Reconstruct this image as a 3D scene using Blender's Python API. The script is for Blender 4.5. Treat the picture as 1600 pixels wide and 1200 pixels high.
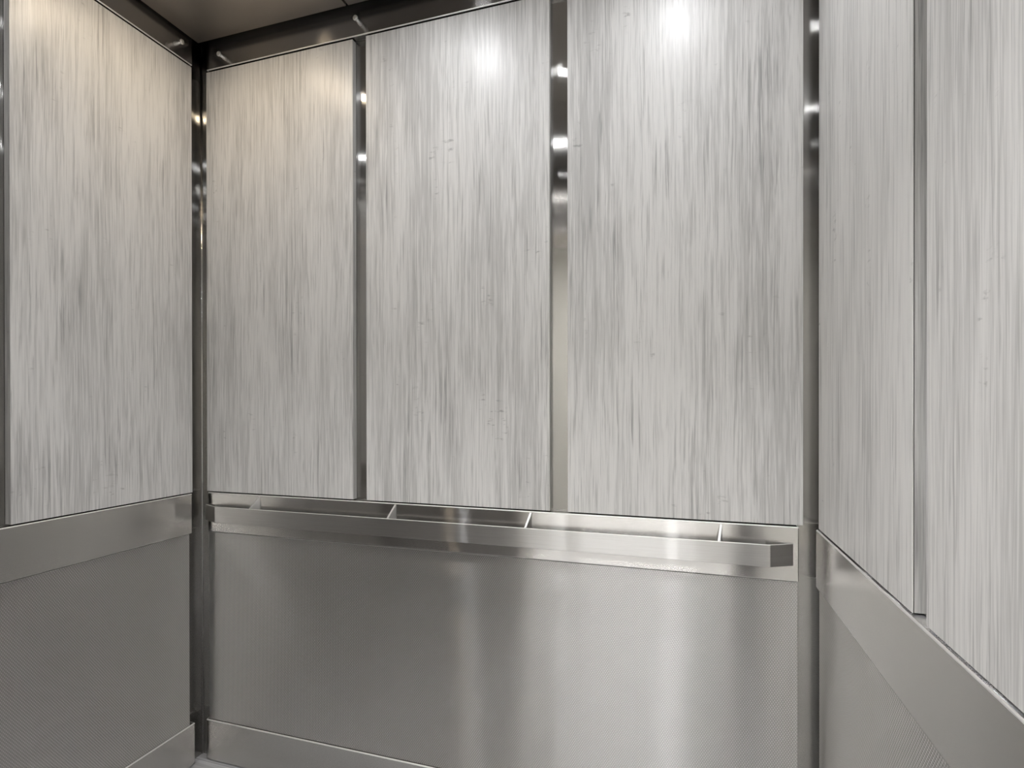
import bpy, bmesh, math
from mathutils import Matrix, Vector

scene = bpy.context.scene
for o in list(bpy.data.objects):
    bpy.data.objects.remove(o, do_unlink=True)

# ------------------------------------------------------------------ camera
cd = bpy.data.cameras.new('camera')
cam = bpy.data.objects.new('camera', cd)
scene.collection.objects.link(cam)
Rt = Vector((0.95272057, 0.30384635, -0.00095855))
Up = Vector((7.16518330e-05, 2.93004095e-03, 9.99995705e-01))
Fw = Vector((-0.30384785, 0.95271654, -0.00276974))
M = Matrix.Identity(4)
for i in range(3):
    M[i][0], M[i][1], M[i][2] = Rt[i], Up[i], -Fw[i]
M[2][3] = 1.22
cam.matrix_world = M
cd.sensor_fit = 'HORIZONTAL'
cd.sensor_width = 36.0
cd.lens = 868.22 / 1600 * 36
cd.shift_x = (800 - 786.88) / 1600
cd.shift_y = (634.97 - 600) / 1600
cd.clip_start = 0.02
scene.camera = cam

# ------------------------------------------------------------------ world, exposure
w = bpy.data.worlds.new('world')
scene.world = w
w.use_nodes = True
w.node_tree.nodes['Background'].inputs[0].default_value = (0.8, 0.9, 1.0, 1)
w.node_tree.nodes['Background'].inputs[1].default_value = 0.15
vs = scene.view_settings
vs.view_transform = 'Standard'
vs.look = 'None'
vs.gamma = 1
vs.use_curve_mapping = False
vs.exposure = 0.0

COOL = (0.95, 0.972, 1.0)
WARM = (1.0, 0.83, 0.61)
LAMP_COOL = 250.0       # radiance of a cool downlight lens
LAMP_WARM = 215.0
LAMP_HALL = 26.0        # radiance of the hall ceiling lights

# ------------------------------------------------------------------ layout (metres, camera stands at x=0, y=0)
YB = 1.511          # front of the back wall cladding
XL = -1.575         # front of the left wall cladding
XR = 0.3116         # front of the right wall cladding
SB, SL, SR = 1.533, -1.597, 0.3336   # the steel shell behind the cladding
ZT, ZB = 2.361, 0.925               # top and bottom of the wood panels
ZP0, ZP1 = 0.787, 0.9215            # rail plate
ZK = 0.141                          # kick plate top
ZC = 2.44                           # underside of the floating ceiling
YF0, YF1 = -0.10, 0.20              # front wall of the car
XD0, XD1 = -0.80, 0.25              # door opening

# ------------------------------------------------------------------ node helpers
class NT:
    def __init__(s, name):
        s.m = bpy.data.materials.new(name)
        s.m.use_nodes = True
        s.t = s.m.node_tree
        s.b = s.t.nodes['Principled BSDF']
    def n(s, typ, **kw):
        nd = s.t.nodes.new(typ)
        for k, v in kw.items():
            setattr(nd, k, v)
        return nd
    def put(s, sock, v):
        if isinstance(v, bpy.types.NodeSocket):
            s.t.links.new(v, sock)
        else:
            sock.default_value = v
    def math(s, op, a, b=None, c=None, clamp=False):
        nd = s.n('ShaderNodeMath', operation=op)
        nd.use_clamp = clamp
        for i, v in enumerate((a, b, c)):
            if v is not None:
                s.put(nd.inputs[i], v)
        return nd.outputs[0]
    def xyz(s, x, y, z):
        nd = s.n('ShaderNodeCombineXYZ')
        for i, v in enumerate((x, y, z)):
            s.put(nd.inputs[i], v)
        return nd.outputs[0]
    def noise(s, vec, detail=2.0, rough=0.5, dist=0.0):
        nd = s.n('ShaderNodeTexNoise')
        s.t.links.new(vec, nd.inputs['Vector'])
        nd.inputs['Scale'].default_value = 1.0
        nd.inputs['Detail'].default_value = detail
        nd.inputs['Roughness'].default_value = rough
        nd.inputs['Distortion'].default_value = dist
        return nd.outputs['Fac']
    def ramp(s, v, a, b, lo=0.0, hi=1.0):
        nd = s.n('ShaderNodeMapRange')
        nd.interpolation_type = 'SMOOTHSTEP'
        s.put(nd.inputs[0], v)
        for i, x in enumerate((a, b, lo, hi)):
            nd.inputs[i + 1].default_value = x
        return nd.outputs[0]
    def mix(s, f, a, b):
        nd = s.n('ShaderNodeMix', data_type='RGBA')
        s.put(nd.inputs[0], f)
        s.put(nd.inputs[6], a)
        s.put(nd.inputs[7], b)
        return nd.outputs[2]
    def obj(s):
        tc = s.n('ShaderNodeTexCoord')
        sp = s.n('ShaderNodeSeparateXYZ')
        s.t.links.new(tc.outputs['Object'], sp.inputs[0])
        return sp.outputs[0], sp.outputs[1], sp.outputs[2]
    def seed(s, k=37.0):
        oi = s.n('ShaderNodeObjectInfo')
        return s.math('MULTIPLY', oi.outputs['Random'], k)

# ------------------------------------------------------------------ materials
def wood_laminate(name, light, mid, dark, scale=1.0, rough=0.37):
    t = NT(name)
    x, y, z = t.obj()
    u = t.math('ADD', x, y)
    sd = t.seed(53.0)
    # the grain wanders slightly on its way up
    wob = t.noise(t.xyz(t.math('MULTIPLY', u, 5.0), sd, t.math('MULTIPLY', z, 2.4)), 2.0)
    wob = t.math('MULTIPLY', t.math('SUBTRACT', wob, 0.5), 0.010)
    u = t.math('ADD', u, wob)
    def str_(fu, fz, k, detail=3.0, rough=0.55):
        return t.noise(t.xyz(t.math('MULTIPLY', u, fu * scale), t.math('ADD', sd, k), t.math('MULTIPLY', z, fz)), detail, rough)
    broad = str_(10.0, 1.2, 1.0, 3.0)
    fine = str_(140.0, 3.6, 13.0, 4.0, 0.65)
    hair = str_(320.0, 8.0, 19.0, 3.0, 0.6)
    patch = str_(9.0, 2.6, 31.0, 3.0)
    crack = str_(110.0, 3.0, 43.0, 4.0, 0.65)
    clump = str_(24.0, 4.5, 37.0, 2.0)
    gap = str_(230.0, 5.0, 71.0, 3.0, 0.6)
    knot = str_(34.0, 95.0, 57.0, 3.0, 0.6)
    kmask = str_(18.0, 6.0, 61.0, 2.0)
    v = t.math('MULTIPLY', broad, 0.32)
    v = t.math('MULTIPLY_ADD', fine, 0.33, v)
    v = t.math('MULTIPLY_ADD', hair, 0.35, v)
    body = t.ramp(v, 0.42, 0.62)
    col = t.mix(body, light, mid)
    cm = t.math('MULTIPLY', t.ramp(crack, 0.55, 0.66), t.ramp(patch, 0.42, 0.60))
    col = t.mix(t.math('MULTIPLY', cm, 0.52), col, dark)
    gm = t.math('MULTIPLY', t.ramp(gap, 0.54, 0.64), t.ramp(clump, 0.42, 0.58))
    col = t.mix(t.math('MULTIPLY', gm, 0.32), col, dark)
    km = t.math('MULTIPLY', t.ramp(knot, 0.58, 0.72), t.ramp(kmask, 0.60, 0.70))
    col = t.mix(t.math('MULTIPLY', km, 0.5), col, dark)
    t.put(t.b.inputs['Base Color'], col)
    t.b.inputs['Roughness'].default_value = rough
    bm = t.n('ShaderNodeBump')
    bm.inputs['Strength'].default_value = 0.06
    bm.inputs['Distance'].default_value = 0.002
    t.put(bm.inputs['Height'], t.math('MULTIPLY', v, -1.0))
    t.t.links.new(bm.outputs[0], t.b.inputs['Normal'])
    return t.m

def steel(name, col=(0.60, 0.585, 0.565), rough=0.22, aniso=0.75, grain='h', amp=0.05, emboss=False, across=(0.021, 0.034, 1.0), fan=0.38, fan_w=0.005):
    """brushed stainless: grain 'h' runs along the wall, 'v' runs up it"""
    t = NT(name)
    b = t.b
    b.inputs['Metallic'].default_value = 1.0
    b.inputs['Anisotropic'].default_value = aniso
    x, y, z = t.obj()
    u = t.math('ADD', x, y)
    sd = t.seed(29.0)
    if grain == 'h':
        vec = t.xyz(t.math('MULTIPLY', u, 9.0), sd, t.math('MULTIPLY', z, 900.0))
        tan = t.xyz(*across)
    else:
        vec = t.xyz(t.math('MULTIPLY', u, 900.0), sd, t.math('MULTIPLY', z, 9.0))
        ge = t.n('ShaderNodeNewGeometry')
        cr = t.n('ShaderNodeVectorMath', operation='CROSS_PRODUCT')
        t.t.links.new(ge.outputs['Normal'], cr.inputs[0])
        cr.inputs[1].default_value = (0.013, 0.017, 1.0)
        tan = cr.outputs[0]
    t.put(b.inputs['Tangent'], tan)
    g = t.noise(vec, 2.0, 0.6)
    sa = 0.0 if emboss else 1.0
    smear = t.noise(t.xyz(t.math('MULTIPLY', u, 4.0), sd, t.math('MULTIPLY', z, 4.0)), 3.0)
    k = t.math('ADD', t.math('MULTIPLY_ADD', g, amp * 2, 1.0 - amp), t.math('MULTIPLY_ADD', smear, 0.08 * sa, -0.04 * sa))
    vm = t.n('ShaderNodeVectorMath', operation='SCALE')
    vm.inputs[0].default_value = col
    t.put(vm.inputs['Scale'], k)
    t.put(b.inputs['Base Color'], vm.outputs[0])
    t.put(b.inputs['Roughness'], t.math('ADD', t.math('MULTIPLY_ADD', g, 0.03 * sa, rough - 0.015 * sa), t.math('MULTIPLY_ADD', smear, 0.05 * sa, -0.025 * sa)))
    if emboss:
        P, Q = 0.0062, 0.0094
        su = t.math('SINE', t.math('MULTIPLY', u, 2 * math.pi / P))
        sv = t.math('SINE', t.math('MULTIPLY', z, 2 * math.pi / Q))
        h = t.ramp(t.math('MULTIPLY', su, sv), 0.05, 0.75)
        # rolled texture, matt between grains; relief shading painted in, lighter grains, darker ground
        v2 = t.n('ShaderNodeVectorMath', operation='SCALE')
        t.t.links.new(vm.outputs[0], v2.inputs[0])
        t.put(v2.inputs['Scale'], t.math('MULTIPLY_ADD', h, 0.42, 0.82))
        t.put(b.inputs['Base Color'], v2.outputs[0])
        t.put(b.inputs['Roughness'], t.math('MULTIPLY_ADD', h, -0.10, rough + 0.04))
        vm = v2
        bm = t.n('ShaderNodeBump')
        bm.inputs['Strength'].default_value = 1.0
        bm.inputs['Distance'].default_value = 0.0014
        t.put(bm.inputs['Height'], h)
        t.t.links.new(bm.outputs[0], b.inputs['Normal'])
    if fan > 0:
        # the scratches of the brushing throw a wide fan of light across the grain, narrow along it
        gl = t.n('ShaderNodeBsdfAnisotropic', distribution='MULTI_GGX')
        t.put(gl.inputs['Color'], vm.outputs[0])
        gl.inputs['Anisotropy'].default_value = -0.9
        gl.inputs['Roughness'].default_value = math.sqrt(fan_w * 10)
        t.put(gl.inputs['Tangent'], tan)
        if emboss:
            t.t.links.new(bm.outputs[0], gl.inputs['Normal'])
        mx = t.n('ShaderNodeMixShader')
        mx.inputs[0].default_value = fan
        t.t.links.new(b.outputs[0], mx.inputs[1])
        t.t.links.new(gl.outputs[0], mx.inputs[2])
        t.t.links.new(mx.outputs[0], t.t.nodes['Material Output'].inputs['Surface'])
    return t.m

def plain(name, col, rough=0.5, metal=0.0, mottled=0.04):
    t = NT(name)
    x, y, z = t.obj()
    n = t.noise(t.xyz(t.math('MULTIPLY', x, 14.0), t.math('MULTIPLY', y, 14.0), t.math('MULTIPLY', z, 14.0)), 3.0)
    vm = t.n('ShaderNodeVectorMath', operation='SCALE')
    vm.inputs[0].default_value = col
    t.put(vm.inputs['Scale'], t.math('MULTIPLY_ADD', n, mottled * 2, 1 - mottled))
    t.put(t.b.inputs['Base Color'], vm.outputs[0])
    t.b.inputs['Roughness'].default_value = rough
    t.b.inputs['Metallic'].default_value = metal
    return t.m

def lamp(name, col, power):
    t = NT(name)
    t.b.inputs['Base Color'].default_value = (0.9, 0.9, 0.9, 1)
    t.b.inputs['Emission Color'].default_value = (*col, 1)
    t.b.inputs['Emission Strength'].default_value = power
    return t.m

def plank_floor(name):
    t = NT(name)
    x, y, z = t.obj()
    row = t.math('FLOOR', t.math('DIVIDE', y, 0.15))
    sd = t.math('MULTIPLY', row, 3.71)
    a = t.noise(t.xyz(t.math('MULTIPLY', x, 2.5), t.math('MULTIPLY', y, 70.0), sd), 4.0, 0.6)
    b = t.noise(t.xyz(t.math('MULTIPLY', x, 0.9), t.math('MULTIPLY', y, 9.0), sd), 2.0)
    v = t.math('MULTIPLY_ADD', a, 0.6, t.math('MULTIPLY', b, 0.4))
    col = t.mix(t.ramp(v, 0.36, 0.64), (0.62, 0.62, 0.63, 1), (0.34, 0.335, 0.335, 1))
    fr = t.math('FRACT', t.math('DIVIDE', y, 0.15))
    seam = t.ramp(fr, 0.0, 0.018, 1.0, 0.0)
    col = t.mix(seam, col, (0.14, 0.135, 0.13, 1))
    t.put(t.b.inputs['Base Color'], col)
    t.b.inputs['Roughness'].default_value = 0.45
    return t.m

MAT = {
    'wood': wood_laminate('pale_grey_wood_laminate', (0.70, 0.685, 0.665, 1), (0.48, 0.47, 0.455, 1), (0.17, 0.165, 0.16, 1)),
    'edge': wood_laminate('wood_edge_band', (0.54, 0.53, 0.51, 1), (0.35, 0.34, 0.325, 1), (0.17, 0.165, 0.16, 1), 1.3, 0.4),
    'core': plain('panel_core', (0.045, 0.042, 0.04), 0.7),
    'plate': steel('brushed_steel_plate', (0.64, 0.625, 0.608), 0.17, 0.90, 'h'),
    'bar': steel('brushed_steel_rail', (0.53, 0.518, 0.503), 0.33, 0.92, 'h', 0.13, fan=0.35),
    'web': steel('satin_steel_web', (0.72, 0.71, 0.69), 0.42, 0.2, 'h', fan=0.0),
    'lip_glint': steel('satin_steel_painted_glint', (0.86, 0.85, 0.83), 0.6, 0.0, 'h', fan=0.0),  # paler satin steel, stands in for the glint along the edges
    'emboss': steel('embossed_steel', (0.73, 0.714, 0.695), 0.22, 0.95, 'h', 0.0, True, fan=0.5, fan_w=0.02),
    'shell': steel('brushed_steel_shell', (0.40, 0.39, 0.375), 0.13, 1.0, 'v', fan=0.45, fan_w=0.003),
    'transom': steel('brushed_steel_transom', (0.42, 0.405, 0.39), 0.15, 0.90, 'h', fan=0.2),
    'kick': steel('brushed_steel_kick', (0.63, 0.613, 0.596), 0.26, 0.80, 'h'),
    'ceil': steel('satin_steel_ceiling', (0.31, 0.285, 0.265), 0.40, 0.3, 'h', fan=0.0, across=(0.03, 1.0, 0.02)),
    'pin': plain('polished_steel', (0.80, 0.79, 0.77), 0.18, 1.0),
    'stud': plain('satin_stud_steel', (0.82, 0.81, 0.79), 0.38, 1.0),
    'black': plain('black_paint', (0.012, 0.012, 0.013), 0.6),
    'floor': plank_floor('grey_plank_vinyl'),
    'hallwall': plain('hall_paint', (0.78, 0.76, 0.71), 0.7),
    'hallceil': plain('hall_ceiling_paint', (0.8, 0.8, 0.78), 0.8),
    'doorsteel': steel('brushed_steel_front', (0.52, 0.50, 0.48), 0.24, 0.7, 'v'),
    'cool': lamp('cool_lens', COOL, LAMP_COOL),
    'warm': lamp('warm_lens', WARM, LAMP_WARM),
    'hall': lamp('hall_lens', (0.97, 0.98, 1.0), LAMP_HALL),
}

# ------------------------------------------------------------------ mesh helpers
def add_box(bm, x0, x1, y0, y1, z0, z1, bev=0.0, seg=2):
    r = bmesh.ops.create_cube(bm, size=1.0)
    vs_ = r['verts']
    bmesh.ops.scale(bm, verts=vs_, vec=(x1 - x0, y1 - y0, z1 - z0))
    bmesh.ops.translate(bm, verts=vs_, vec=((x0 + x1) / 2, (y0 + y1) / 2, (z0 + z1) / 2))
    if bev > 0:
        es = list({e for v in vs_ for e in v.link_edges})
        bmesh.ops.bevel(bm, geom=es, offset=bev, segments=seg, profile=0.5, affect='EDGES')

def add_prism(bm, poly, z0, z1, bev=0.0):
    """vertical prism over a counter-clockwise xy outline"""
    lo = [bm.verts.new((x, y, z0)) for x, y in poly]
    hi = [bm.verts.new((x, y, z1)) for x, y in poly]
    n = len(poly)
    fs = [bm.faces.new(lo[::-1]), bm.faces.new(hi)]
    for i in range(n):
        fs.append(bm.faces.new((lo[i], lo[(i + 1) % n], hi[(i + 1) % n], hi[i])))
    bmesh.ops.recalc_face_normals(bm, faces=fs)
    if bev > 0:
        es = list({e for f in fs for e in f.edges})
        bmesh.ops.bevel(bm, geom=es, offset=bev, segments=2, profile=0.5, affect='EDGES')

def add_lathe(bm, prof, seg=40):
    """profile of (radius, z), revolved about z, closed at the ends that reach the axis"""
    rings = []
    for r, z in prof:
        if r < 1e-6:
            rings.append([bm.verts.new((0, 0, z))])
        else:
            rings.append([bm.verts.new((r * math.cos(2 * math.pi * k / seg), r * math.sin(2 * math.pi * k / seg), z)) for k in range(seg)])
    for a, b in zip(rings, rings[1:]):
        for k in range(seg):
            j = (k + 1) % seg
            if len(a) == 1 and len(b) > 1:
                bm.faces.new((a[0], b[j], b[k]))
            elif len(b) == 1 and len(a) > 1:
                bm.faces.new((a[k], a[j], b[0]))
            elif len(a) > 1:
                bm.faces.new((a[k], a[j], b[j], b[k]))
    bmesh.ops.recalc_face_normals(bm, faces=bm.faces[:])

def obj(name, bm, mat, parent=None, loc=(0, 0, 0), smooth=False):
    me = bpy.data.meshes.new(name)
    bm.to_mesh(me)
    bm.free()
    me.materials.append(MAT[mat])
    if smooth:
        for p in me.polygons:
            p.use_smooth = True
    o = bpy.data.objects.new(name, me)
    scene.collection.objects.link(o)
    o.location = loc
    if parent:
        o.parent = parent
    return o

def empty(name, loc, rz=0.0):
    o = bpy.data.objects.new(name, None)
    scene.collection.objects.link(o)
    o.empty_display_size = 0.1
    o.location = loc
    o.rotation_euler.z = rz
    return o

def tag(o, label, cat, group=None):
    o['label'] = label
    o['category'] = cat
    if group:
        o['group'] = group
    return o

def struct(name, mat, *boxes, bev=0.0):
    bm = bmesh.new()
    for b in boxes:
        add_box(bm, *b, bev=bev)
    o = obj(name, bm, mat)
    o['kind'] = 'structure'
    return o

HALF = math.pi / 2
# a wall's own frame: origin on the cladding line, local x along the wall, local -y into the car
# back wall: x = world x ; left wall: faces +x ; right wall: faces -x
def on_back(x):
    return (x, YB, 0.0), 0.0
def on_left(y):
    return (XL, y, 0.0), HALF            # local x -> +y, local -y -> +x
def on_right(y):
    return (XR, y, 0.0), -HALF           # local x -> -y, local -y -> -x

# ------------------------------------------------------------------ the shell of the car
struct('floor', 'floor', (SL - 0.04, SR + 0.04, YF0, SB + 0.04, -0.05, 0.0))
struct('wall_back', 'shell', (SL - 0.04, SR + 0.04, SB, SB + 0.04, 0.0, 2.64))
struct('wall_left', 'shell', (SL - 0.04, SL, YF0, SB, 0.0, 2.64))
struct('wall_right', 'shell', (SR, SR + 0.04, YF0, SB, 0.0, 2.64))
struct('wall_front', 'doorsteel', (SL, XD0, YF0, YF1, 0.0, 2.64), (XD1, SR, YF0, YF1, 0.0, 2.64), (XD0, XD1, YF0, YF1, 2.12, 2.64))
struct('ceiling', 'black', (SL - 0.04, SR + 0.04, YF0, SB + 0.04, 2.64, 2.70), (-1.40, 0.14, 0.36, 1.34, ZC + 0.02, 2.64))
bm = bmesh.new()
r = bmesh.ops.create_cone(bm, cap_ends=True, segments=12, radius1=0.0025, radius2=0.0025, depth=2.62)
bmesh.ops.translate(bm, verts=r['verts'], vec=(0, 0, 1.31))
t1 = obj('trim_1', bm, 'pin', loc=(SL + 0.0018, SB - 0.0018, 0.0), smooth=True)
t1['kind'] = 'structure'

# ------------------------------------------------------------------ the lift hall outside the open door
HX0, HX1, HY = -3.2, 2.6, -2.3
struct('floor_hall', 'floor', (HX0, HX1, HY, YF0, -0.05, 0.0))
struct('wall_hall', 'hallwall', (HX0, HX1, HY - 0.1, HY, 0.0, 2.7))
struct('wall_hall_left', 'hallwall', (HX0 - 0.1, HX0, HY, YF0, 0.0, 2.7))
struct('wall_hall_right', 'hallwall', (HX1, HX1 + 0.1, HY, YF0, 0.0, 2.7))
struct('wall_landing', 'hallwall', (HX0, SL - 0.04, YF0 - 0.0, YF0 + 0.1, 0.0, 2.7), (SR + 0.04, HX1, YF0, YF0 + 0.1, 0.0, 2.7))
struct('ceiling_hall', 'hallceil', (HX0, HX1, HY, YF0, 2.70, 2.76))
for hx, nm in ((-1.5, 'left of the doorway'), (-0.28, 'straight out from the doorway'), (0.95, 'right of the doorway')):
    hl = tag(empty('hall_light', (hx, -1.0, 2.70)), 'flat white ceiling light in the hall, ' + nm, 'ceiling light', 'hall ceiling lights')
    bm = bmesh.new()
    for b in ((-0.47, 0.47, -0.32, -0.30), (-0.47, 0.47, 0.30, 0.32), (-0.47, -0.45, -0.30, 0.30), (0.45, 0.47, -0.30, 0.30)):
        add_box(bm, b[0], b[1], b[2], b[3], -0.02, 0.0)
    obj('frame', bm, 'pin', hl)
    bm = bmesh.new()
    add_box(bm, -0.45, 0.45, -0.30, 0.30, -0.014, -0.004)
    obj('diffuser', bm, 'hall', hl)

# ------------------------------------------------------------------ wood wall panels
def wood_panel(place, x0, x1, label, group='grey wood wall panels'):
    """x0..x1 along the wall; a laminate face on a dark core with banded side edges"""
    loc, rz = place
    w2 = (x1 - x0) / 2
    ax = Vector((math.cos(rz), math.sin(rz), 0)) * ((x0 + x1) / 2)
    root = tag(empty('wood_panel', (loc[0] + ax.x, loc[1] + ax.y, ZB), rz), label, 'wall panel', group)
    h = ZT - ZB
    bm = bmesh.new()
    add_box(bm, -w2, w2, 0.0, 0.0014, 0.0, h, 0.0004, 1)
    obj('face', bm, 'wood', root)
    bm = bmesh.new()
    add_box(bm, -w2 + 0.0012, w2 - 0.0012, 0.0014, 0.0215, 0.001, h - 0.001)
    obj('core', bm, 'core', root)
    for s in (-1, 1):
        bm = bmesh.new()
        a, b = sorted((s * (w2 - 0.0012), s * (w2 - 0.0002)))
        add_box(bm, a, b, 0.0026, 0.0205, 0.0005, h - 0.0005)
        obj('edge_band', bm, 'edge', root)
    return root

wood_panel(on_back(0), -1.553, -0.9755, 'narrow warm-lit grey wood panel on the back wall beside the left corner')
wood_panel(on_back(0), -0.928, -0.3475, 'middle grey wood panel of the back wall with a bright light spot near its top')
wood_panel(on_back(0), -0.297, 0.2838, 'widest-looking grey wood panel, on the back wall beside the right corner')
wood_panel(on_left(0), 0.936, 1.4715, 'warm-lit grey wood panel on the left wall next to the corner')
wood_panel(on_left(0), 0.30, 0.884, 'grey wood panel of the left wall nearest the door, past the reveal')
wood_panel(on_right(0), -1.482, -0.9228, 'grey wood panel on the right wall between the back corner and the reveal')
wood_panel(on_right(0), -0.8757, -0.30, 'nearest grey wood panel, at the right edge of the picture on the right wall')

# ------------------------------------------------------------------ steel cladding below and above the wood
def slab(name, mat, place, x0, x1, y0, y1, z0, z1, bev, label, cat, group):
    loc, rz = place
    cx = (x0 + x1) / 2
    ax = Vector((math.cos(rz), math.sin(rz), 0)) * cx
    bm = bmesh.new()
    add_box(bm, x0 - cx, x1 - cx, y0, y1, 0.0, z1 - z0, bev, 3)
    bm.normal_update()
    for f in bm.faces:                       # one rounded edge gets paler satin steel, its highlight put into the colour
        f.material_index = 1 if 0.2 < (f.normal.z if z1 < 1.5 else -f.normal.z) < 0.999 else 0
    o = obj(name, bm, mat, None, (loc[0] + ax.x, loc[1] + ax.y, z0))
    o.data.materials.append(MAT['lip_glint'])
    o.rotation_euler.z = rz
    return tag(o, label, cat, group)

G1, G2, G3, G4 = 'steel rail plates', 'textured steel lower panels', 'steel kick plates', 'steel panels above the wood'
slab('rail_plate', 'plate', on_back(0), -1.5465, 0.2742, -0.004, 0.0215, ZP0, ZP1, 0.0028, 'brushed steel band on the back wall behind the handrail', 'steel band', G1)
slab('rail_plate', 'plate', on_left(0), 0.30, 1.4665, -0.004, 0.0215, ZP0, ZP1, 0.0028, 'bare brushed steel band on the left wall under the wood', 'steel band', G1)
slab('rail_plate', 'plate', on_right(0), -1.492, -0.30, -0.004, 0.0215, ZP0 - 0.004, ZP1, 0.0028, 'mirror-like steel band running down the right wall below the wood', 'steel band', G1)
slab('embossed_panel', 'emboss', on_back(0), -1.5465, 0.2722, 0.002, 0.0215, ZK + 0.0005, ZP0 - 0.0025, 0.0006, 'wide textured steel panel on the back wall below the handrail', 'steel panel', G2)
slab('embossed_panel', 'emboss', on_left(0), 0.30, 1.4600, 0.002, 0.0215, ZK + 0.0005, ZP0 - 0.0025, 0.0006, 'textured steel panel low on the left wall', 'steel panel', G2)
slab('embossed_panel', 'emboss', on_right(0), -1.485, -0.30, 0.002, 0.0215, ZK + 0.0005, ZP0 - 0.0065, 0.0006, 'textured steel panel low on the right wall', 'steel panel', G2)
slab('kick_plate', 'kick', on_back(0), -1.5550, 0.2760, -0.005, 0.0215, 0.004, ZK, 0.0032, 'smooth steel kick plate along the foot of the back wall', 'kick plate', G3)
slab('kick_plate', 'kick', on_left(0), 0.30, 1.4760, -0.005, 0.0215, 0.004, ZK + 0.002, 0.0032, 'smooth steel kick plate along the foot of the left wall', 'kick plate', G3)
slab('kick_plate', 'kick', on_right(0), -1.490, -0.30, -0.005, 0.0215, 0.004, ZK, 0.0032, 'smooth steel kick plate along the foot of the right wall', 'kick plate', G3)
slab('transom_panel', 'transom', on_back(0), -1.5480, 0.2838, -0.004, 0.0215, ZT + 0.004, 2.60, 0.0028, 'dark steel strip above the back wall wood panels, under the ceiling', 'steel strip', G4)
slab('transom_panel', 'transom', on_left(0), 0.30, 1.4715, -0.004, 0.0215, ZT + 0.004, 2.60, 0.0028, 'dark steel strip above the left wall wood panel, under the ceiling', 'steel strip', G4)
slab('transom_panel', 'transom', on_right(0), -1.482, -0.30, -0.004, 0.0215, ZT + 0.004, 2.60, 0.0028, 'steel strip above the right wall wood panels', 'steel strip', G4)

# ------------------------------------------------------------------ handrail on the back wall
ZR0, ZR1 = 0.826, 0.8805
S, T = 0.036, 0.006
rail = tag(empty('handrail', (-0.648, YB, ZR0)), 'flat brushed steel handrail with angled ends on the back wall', 'handrail')
xa, xb = -1.5565 + 0.648, 0.2622 + 0.648
fa, fb = -1.484 + 0.648, 0.2045 + 0.648
def bar_outline():
    c = 0.006                                  # small radius where the flat bar is folded
    outer = [(xa, -0.0043), (fa - c * 0.92, -S + c * 0.42), (fa - c * 0.3, -S + c * 0.06), (fa + c * 0.5, -S),
             (fb - c * 0.5, -S), (fb + c * 0.3, -S + c * 0.06), (fb + c * 0.92, -S + c * 0.42), (xb, -0.0043)]
    inner = [(xb - 0.011, -0.0043), (fb - 0.002, -S + T), (fa + 0.002, -S + T), (xa + 0.011, -0.0043)]
    return outer + inner
bm = bmesh.new()
add_prism(bm, bar_outline(), 0.0, ZR1 - ZR0, 0.0014)
bm.normal_update()
for f in bm.faces:                           # top edge in paler satin, a highlight painted along the bar
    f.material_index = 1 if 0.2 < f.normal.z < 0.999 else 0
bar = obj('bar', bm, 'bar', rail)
bar.data.materials.append(MAT['lip_glint'])
for px, fx in ((-1.331, -1.349), (-0.826, -0.840), (-0.401, -0.411), (0.097, 0.090)):
    bm = bmesh.new()
    px += 0.648
    fx += 0.648
    ht = ZP1 - ZR0 - 0.004
    q = [(px, -0.0043, 0.004), (fx, -S + T, 0.004), (fx, -S + T, ZR1 - ZR0 - 0.003), (px, -0.0043, ht)]
    a = [bm.verts.new((x - 0.003, y, z)) for x, y, z in q]
    b = [bm.verts.new((x + 0.003, y, z)) for x, y, z in q]
    bm.faces.new(a)
    bm.faces.new(b[::-1])
    for i in range(4):
        bm.faces.new((a[i], b[i], b[(i + 1) % 4], a[(i + 1) % 4]))
    bmesh.ops.recalc_face_normals(bm, faces=bm.faces[:])
    obj('bracket', bm, 'web', rail)

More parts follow.
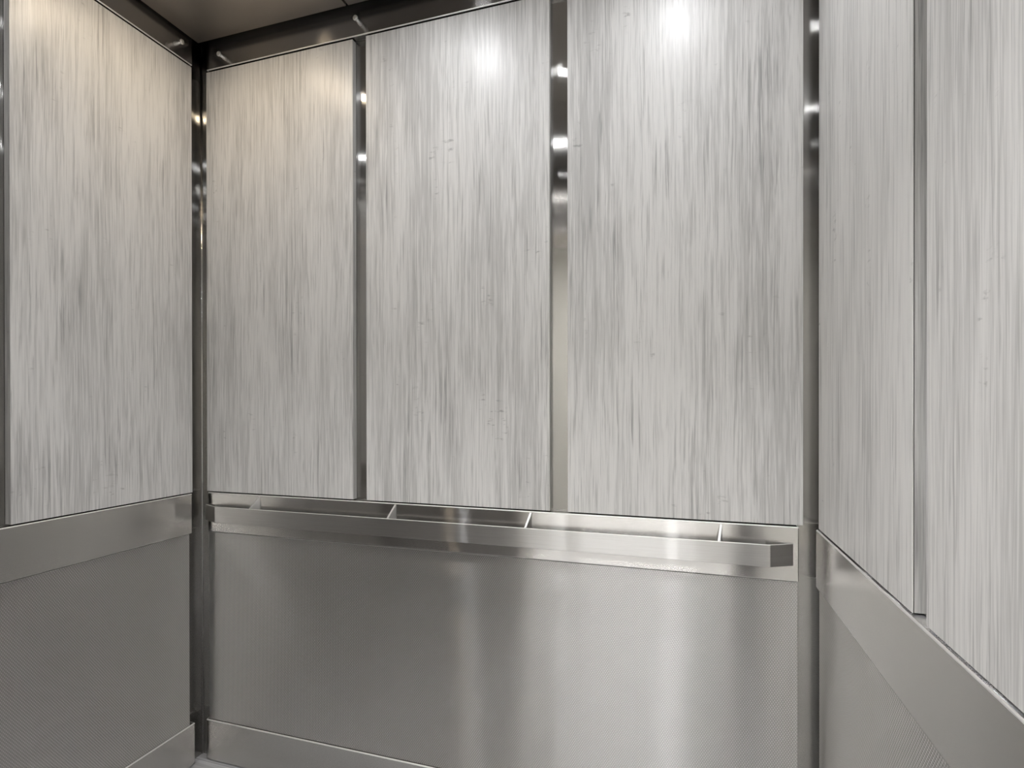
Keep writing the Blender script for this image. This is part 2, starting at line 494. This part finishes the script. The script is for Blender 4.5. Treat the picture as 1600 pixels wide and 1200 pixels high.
# ------------------------------------------------------------------ pad studs on the steel strips
def pad_stud(loc, rz, label):
    root = tag(empty('pad_stud', loc, rz), label, 'stud', 'studs for hanging protective pads')
    def turned(name, prof):
        bm = bmesh.new()
        add_lathe(bm, prof, 24)
        bmesh.ops.rotate(bm, verts=bm.verts[:], cent=(0, 0, 0), matrix=Matrix.Rotation(HALF, 3, 'X'))   # +z -> -y
        return obj(name, bm, 'stud', root, smooth=True)
    turned('shank', [(0, 0), (0.0064, 0), (0.0064, 0.013), (0.0050, 0.017), (0.0050, 0.031), (0, 0.031)])
    turned('head', [(0, 0.030), (0.0058, 0.030), (0.0076, 0.0315), (0.0082, 0.034), (0.0076, 0.0365), (0.0052, 0.0375), (0.0022, 0.0375), (0.0017, 0.0362), (0, 0.0362)])
    return root
pad_stud((-1.4645, YB, 2.389), 0.0, 'small steel stud on the back wall strip close to the left corner')
pad_stud((-0.9435, YB, 2.398), 0.0, 'small steel stud on the back wall strip above the first reveal')
pad_stud((XL, 1.403, 2.398), HALF, 'small steel stud on the left wall strip beside the corner')

# ------------------------------------------------------------------ floating ceiling of steel panels, each with a downlight
COLS = ((-1.551, -0.9745), (-0.9675, -0.3085), (-0.3015, 0.2880))
ROWS = ((0.850, 1.476), (0.216, 0.843))
cn = ('left', 'middle', 'right')
rn = ('at the back', 'near the door')
for j, (y0, y1) in enumerate(ROWS):
    for i, (x0, x1) in enumerate(COLS):
        cx, cy = (x0 + x1) / 2, (y0 + y1) / 2
        bm = bmesh.new()
        add_box(bm, x0 - cx, x1 - cx, y0 - cy, y1 - cy, 0.0, 0.02, 0.001, 1)
        p = obj('ceiling_panel', bm, 'ceil', None, (cx, cy, ZC))
        lab = 'brown-grey steel ceiling panel %s, %s column' % (rn[j], cn[i])
        if (i, j) == (0, 0):
            lab = 'brown-grey steel ceiling panel floating over the left back corner'
        elif (i, j) == (1, 0):
            lab = 'second steel ceiling panel along the back wall, past the thin black joint'
        tag(p, lab, 'ceiling panel', 'floating ceiling panels')
        dl = tag(empty('downlight', (cx, cy + 0.02, ZC)), 'round downlight in the %s column of the ceiling, %s' % (cn[i], rn[j]), 'downlight', 'ceiling downlights')
        bm = bmesh.new()
        add_lathe(bm, [(0.0305, -0.001), (0.0305, -0.0045), (0.033, -0.006), (0.040, -0.005), (0.044, 0.0), (0.0305, 0.0)], 40)
        obj('trim_ring', bm, 'pin', dl, smooth=True)
        bm = bmesh.new()
        add_lathe(bm, [(0, -0.0025), (0.0300, -0.0025), (0.0300, -0.0005), (0, -0.0005)], 40)
        obj('lens', bm, 'warm' if (i, j) == (0, 0) else 'cool', dl)
